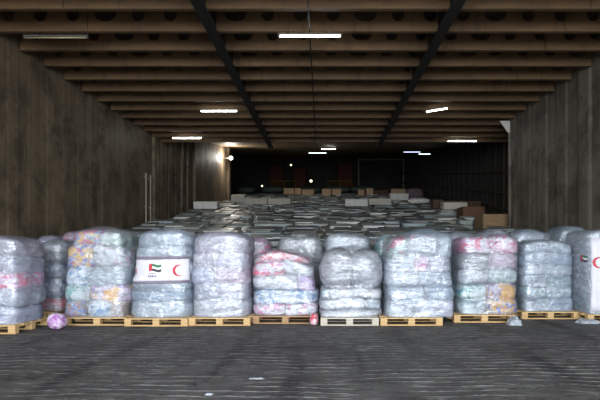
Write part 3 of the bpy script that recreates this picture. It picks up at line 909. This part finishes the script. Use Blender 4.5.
def field_mesh(seed, wd, dp, H):
    """stack of flat packs of slightly different size under one film skin"""
    rnd = random.Random(seed); bm = bmesh.new(); z = 0.0; nl = rnd.choice((8, 9, 10))
    hs = [rnd.uniform(.7, 1.3) for _ in range(nl)]; t = sum(hs)
    for i, h in enumerate(hs):
        h = h / t * H
        split = rnd.choice((1, 1, 2)) if i >= nl - 2 else 1
        xx = -wd / 2
        for s in range(split):
            w_ = wd / split * rnd.uniform(.94, 1.0); d_ = dp * rnd.uniform(.94, .99); hh = h * (rnd.uniform(.75, 1.0) if (i == nl - 1 and split == 2) else 1.0)
            b = bale_arrays((w_, d_, hh * 1.05), 9.0, seed * 20 + i * 2 + s, 0.014, 7)
            ox = xx + (wd / split) / 2 + rnd.uniform(-.02, .02); oy = rnd.uniform(-.03, .03)
            me = bpy.data.meshes.new('t')
            for v in b.verts: v.co = Vector((v.co.x + ox, v.co.y + oy, max(0, v.co.z + z + hh / 2)))
            b.to_mesh(me); b.free(); bm.from_mesh(me); bpy.data.meshes.remove(me)
            xx += wd / split
        z += h
    n0 = len(bm.faces)
    for q in range(rnd.choice((1, 2, 2))):       # sheets added on the top pack, drawing pale streaks like reflecting film edges
        sw, sd = wd * rnd.uniform(.35, .75), dp * rnd.uniform(.4, .8)
        sx, sy = rnd.uniform(-.5, .5) * (wd - sw), rnd.uniform(-.5, 0) * (dp - sd)
        box(bm, sx - sw / 2, sx + sw / 2, sy - sd / 2, sy + sd / 2, z + .005 + q * .04, z + .04 + q * .04)
    bm.faces.ensure_lookup_table()
    for f in bm.faces[n0:]: f.material_index = 1
    me = bpy.data.meshes.new('field_load'); bm.to_mesh(me); bm.free()
    for p in me.polygons: p.use_smooth = p.material_index == 0
    me.materials.append(FM[seed % 4]); me.materials.append(FS[seed % 3])
    return me
fms = []
for s in range(12):
    wd = (1.18, 1.30, 1.05, 1.42)[s % 4] if s < 8 else 1.2
    fms.append((field_mesh(s + 1, wd, 1.27, 1.5), wd))
def in_zone(x, y, lst): return any(abs(x - a) < b and abs(y - c) < d for a, b, c, d in lst)
rnd = random.Random(43)
FIELD = 'grey film-wrapped loads filling the deep hall'
specials = []                         # (x, y, half width, half depth) kept free
def special_box(px0, px1, y0, y1, D, mat, label, dp=0.9, name='carton', cat='carton', base=None):
    X0, X1 = (px0 - VX) * D / F, (px1 - VX) * D / F
    Zt = EYE + (VY - y0) * D / F; Zb = EYE + (VY - y1) * D / F
    return X0, X1, Zb, Zt
rows_y = []
ORD = 'first second third fourth fifth sixth seventh eighth ninth tenth eleventh twelfth thirteenth'.split()
TINT = {'grey_green_film': 'grey-green wrapped', 'grey_film': 'grey wrapped', 'blue_grey_film': 'blue-grey wrapped', 'brown_grey_film': 'brownish-grey wrapped'}
y = 14.3
rows_y.append(12.72)
while y < 47.5:
    rows_y.append(y); y += 1.30 if y < 20 else 1.42
count = 0
tops = {}
for ri, y in enumerate(rows_y):
    xl = XL + 0.15 if y < 36 else -9.0
    xr = XR - 0.1 if y - 0.75 < YR_END else XRF - 0.45
    if y > 44: xl, xr = -7.5, 6.5
    x = xl + rnd.uniform(0, .25); ci = 0
    while True:
        me, wd = fms[rnd.randrange(len(fms))]
        if x + wd > xr: break
        # tan crate keeps its corner
        cx = x + wd / 2
        if (abs(y - 17.95) < 1.15 and cx + wd / 2 > 5.5) or (abs(y - 21.5) < 1.1 and 5.85 < cx + wd / 2 and cx - wd / 2 < 6.9):
            if x < 6.9: x = 6.93
            else: x += wd
            continue
        o = bpy.data.objects.new('wrapped_load', me); C.objects.link(o)
        s = rnd.uniform(.97, 1.05) * (1.0 if y > 14 else 1.02)
        if y < 14: s = min(s, 1.03)
        o.scale = (1, 1, s)
        o.location = (cx, y, floor_z(y) + (0.0 if y < Y_RAMP - .6 else 0.03))
        o.rotation_euler = (PITCH if y > Y_RAMP else 0, 0, rnd.uniform(-.02, .02))
        if ri < 7:
            tag(o, TINT[me.materials[0].name] + ' load in the deep field, ' + ORD[ri] + ' field row back, ' + ORD[ci] + ' from the left', 'wrapped load', FIELD)
        else:
            tag(o, 'small distant film-wrapped load in the far rows of the deep field', 'wrapped load', FIELD + ', far rows')
        ci += 1
        tops[(ri, round(cx, 2))] = (cx, y, floor_z(y) + 1.58 * s, wd)
        count += 1
        x += wd + rnd.uniform(.02, .06)
print('FIELD', count)

def top_at(x, y):
    best = None
    for (cx, cy, z, wd) in tops.values():
        d = abs(cy - y) * 2 + max(0, abs(cx - x) - wd / 2)
        if best is None or d < best[0]: best = (d, cx, cy, z, wd)
    return best
# cartons and sacks lying on top of the field, each on a load
def on_top(px0, px1, D, h, mat, label, name='carton', cat='carton', group=None, soft=False, dp=0.7):
    X0, X1 = (px0 - VX) * D / F, (px1 - VX) * D / F
    _, cx, cy, z, wd = top_at((X0 + X1) / 2, D)
    w_ = X1 - X0
    if soft:
        bm = bale_arrays((w_, dp, h), 2.8, int(px0), .05, 10)
        o = bm_obj(name, bm, mat, None, True)
        zz = z + h / 2 + 0.10
    else:
        bm = bmesh.new(); box(bm, -w_ / 2, w_ / 2, -dp / 2, dp / 2, 0, h); bev(bm, .012, 2)
        # lid seam and tape strip as shallow geometry
        box(bm, -w_ / 2 + .02, w_ / 2 - .02, -.03, .03, h, h + .002)
        o = bm_obj(name, bm, mat); zz = z + 0.03
    o.location = ((X0 + X1) / 2, cy, zz)
    o.rotation_euler = (PITCH, 0, 0)
    tag(o, label, cat, group)
    return o
G1 = 'pale cartons lying on the deep field'
on_top(197, 220, 25.4, .34, M['whitecard'], 'long pale carton on the field near the far left wall')
on_top(233, 246, 31.0, .42, M['card'], 'greyish carton on the field, left end of the left row of three')
on_top(246, 268, 29.5, .33, M['card'], 'greyish carton on the field, middle of the left row of three')
on_top(269, 291, 29.5, .33, M['card'], 'greyish carton on the field, right end of the left row of three')
on_top(345, 367, 28.0, .38, M['whitecard'], 'white carton on the field, left of the pair in the middle')
on_top(368, 390, 28.0, .34, M['card'], 'pale carton on the field, right of the pair in the middle')
on_top(390, 408, 32.0, .42, M['whitecard'], 'white parcel on the field behind and right of the middle pair')
on_top(406, 427, 28.5, .30, M['whitecard'], 'rounded white sack on the field right of centre', 'sack', 'sack', soft=True)
on_top(407, 425, 33.0, .75, plain('dull_purple_sack', (112, 96, 104), .7), 'dull purple-brown heaped sack on the field right of centre', 'sack', 'sack', soft=True)
on_top(440, 463, 24.0, .32, M['card'], 'long grey-white carton on the field before the brown box', )
# brown and tan boxes at the right recess, standing on the ramp
def stand_box(px0, px1, D, ytop, mat, label, dp=1.0, name='crate', cat='crate'):
    X0, X1 = (px0 - VX) * D / F, (px1 - VX) * D / F
    Zt = EYE + (VY - ytop) * D / F; zf = floor_z(D)
    e = empty(name, ((X0 + X1) / 2, D + dp / 2, zf + .01)); H = Zt - zf - .01; w_ = X1 - X0
    e.rotation_euler = (0, 0, 0)
    bm = bmesh.new(); box(bm, -w_ / 2, w_ / 2, -dp / 2, dp / 2, 0.14, H); bev(bm, .01, 1)
    bm_obj('box_body', bm, mat, e)
    for sx in (-1, 0, 1):
        box_obj('skid', (sx * (w_ / 2 - .06) - .05, sx * (w_ / 2 - .06) + .05, -dp / 2, dp / 2, dp / 2 * SLOPE * 0, .14), M['wood'], e)
    n = 3
    for sx in (-1, 1):
        box_obj('batten', (sx * (w_ / 2 - .05) - .04, sx * (w_ / 2 - .05) + .04, -dp / 2 - .018, -dp / 2, .14, H), mat, e)
    tag(e, label, cat)
    return e
stand_box(483, 519, 17.45, 214, M['ply'], 'tan plywood crate beyond the end of the right wall')
stand_box(463, 485, 21.0, 206.5, M['brownbox'], 'brown carton stack top behind and left of the tan crate', name='carton', cat='carton')

# far end: row of pallets with tan cartons, green tarped heaps
far = [(255, 268, 'g'), (284, 294, 't'), (295, 301, 't'), (302, 314, 't'), (322, 331, 't'), (332, 341, 't'), (358, 364, 't'), (366, 373, 't'), (374, 388, 'b'), (391, 405, 't'), (430, 440, 'b'), (442, 452, 'b'), (455, 476, 'b')]
tan2 = M['cardtan']
names_far = ['', 'tan carton at the far end of the field, leftmost of the small tan ones', 'small tan carton at the far end, second from the left of the small tan ones', 'wider tan carton at the far end, third of the small tan ones',
             'small tan carton at the far end, left of the middle couple', 'small tan carton at the far end, right of the middle couple', 'narrow tan carton at the far end, left of the right couple', 'narrow tan carton at the far end, right of the right couple',
             'dark brown carton at the far end beside the narrow tan couple', 'tan carton at the far end, rightmost of the small tan ones', 'brown wooden box at the field edge by the far right wall, leftmost of three', 'brown wooden box at the field edge by the far right wall, middle of three', 'long brown wooden box at the field edge by the far right wall, rightmost of three']
dbrown = plain('dark_brown_wood', (96, 74, 54), .8)
gtarp = plain('dull_green_tarp', (70, 84, 74), .6, var=.3)
for i, (a, b, k) in enumerate(far):
    if k == 'g': continue
    D = 42.0 if a < 410 else 25.5
    on_top(a, b, D, .5 if k == 't' else .42, tan2 if k == 't' else dbrown, names_far[i])
for i, (a, b, lab) in enumerate(((238, 256, 'leftmost'), (262, 286, 'second from left'), (296, 322, 'middle'), (324, 350, 'second from right'), (350, 376, 'rightmost'))):
    on_top(a, b, 44.0, .6, gtarp, 'dull green tarp-covered heap along the far end of the field, ' + lab + ' of five', 'tarp_heap', 'tarp heap', soft=True, dp=0.9)

# ------------------------------------------------------------------ far dark end: machinery, rails and small lamps
def rail(x0, x1, y, z, label):
    zf = floor_z(y); e = empty('guard_rail', ((x0 + x1) / 2, y, zf)); h = z - zf; L = x1 - x0
    for zz in (h, h * .55 + .0):
        bm = bmesh.new(); cyl(bm, (-L / 2, 0, zz), (L / 2, 0, zz), .045, 8); bm_obj('rail', bm, M['yellow'], e)
    for i in range(3):
        xx = -L / 2 + L * i / 2
        bm = bmesh.new(); cyl(bm, (xx, 0, 0), (xx, 0, h), .045, 8); bm_obj('post', bm, M['yellow'], e)
    tag(e, label, 'railing')
rail(at(272, 0, 50)[0], at(296, 0, 50)[0], 50, at(0, 181, 50)[2], 'yellow guard rail at the dark far end, left one')
rail(at(328, 0, 50)[0], at(352, 0, 50)[0], 50, at(0, 181, 50)[2], 'yellow guard rail at the dark far end, right one')
for (a, b, t_, D, lab) in ((270, 284, 166, 51, 'left'), (294, 306, 169, 51, 'middle'), (338, 352, 164, 51, 'right')):
    x0, x1 = at(a, 0, D)[0], at(b, 0, D)[0]; zt = at(0, t_, D)[2]; zf = floor_z(D) + 0.0
    e = empty('machinery_cabinet', ((x0 + x1) / 2, D, zf)); w_ = (x1 - x0)
    bm = bmesh.new(); box(bm, -w_ / 2, w_ / 2, -.4, .4, 0.07, zt - zf); bev(bm, .04, 2); bm_obj('body', bm, M['darkred'], e)
    bm = bmesh.new(); box(bm, -w_ * .35, w_ * .35, -.43, -.4, 1.0, (zt - zf) * .9); bm_obj('panel', bm, M['darkred'], e)
    tag(e, 'dull red machinery cabinet in the dark far end, ' + lab + ' of three', 'cabinet')
# dim grey frame at the far right of the back end
x0, x1 = at(358, 0, 49)[0], at(404, 0, 49)[0]; zt = at(0, 159, 49)[2]; zf = floor_z(49)
bm = bmesh.new(); box(bm, x1 - .12, x1, 48.95, 49.05, zf, zt); box(bm, x0, x1 - .12, 48.95, 49.05, zt - .12, zt); box(bm, x0, x0 + .12, 48.95, 49.05, zf, zt - .12)
tag(bm_obj('portal_frame', bm, M['pipe']), 'thin grey square frame standing in the dark far end right of the rails', 'frame')
for (px, py, lab) in ((291, 165, 'high'), (262, 186, 'low left'), (311, 181, 'low middle')):
    x, y, z = at(px, py, 48.5)
    e = empty('work_lamp', (x, y, z))
    bm = bmesh.new(); bmesh.ops.create_uvsphere(bm, u_segments=12, v_segments=8, radius=.09 if py != 181 else .14); bm_obj('lens', bm, M['spot'], e, True)
    bm = bmesh.new(); cyl(bm, (0, .1, floor_z(48.6) - z), (0, .1, .05), .04, 8); bm_obj('lamp_post', bm, M['girder'], e)
    tag(e, 'small yellowish work lamp in the dark far end, ' + lab + ' one', 'lamp')
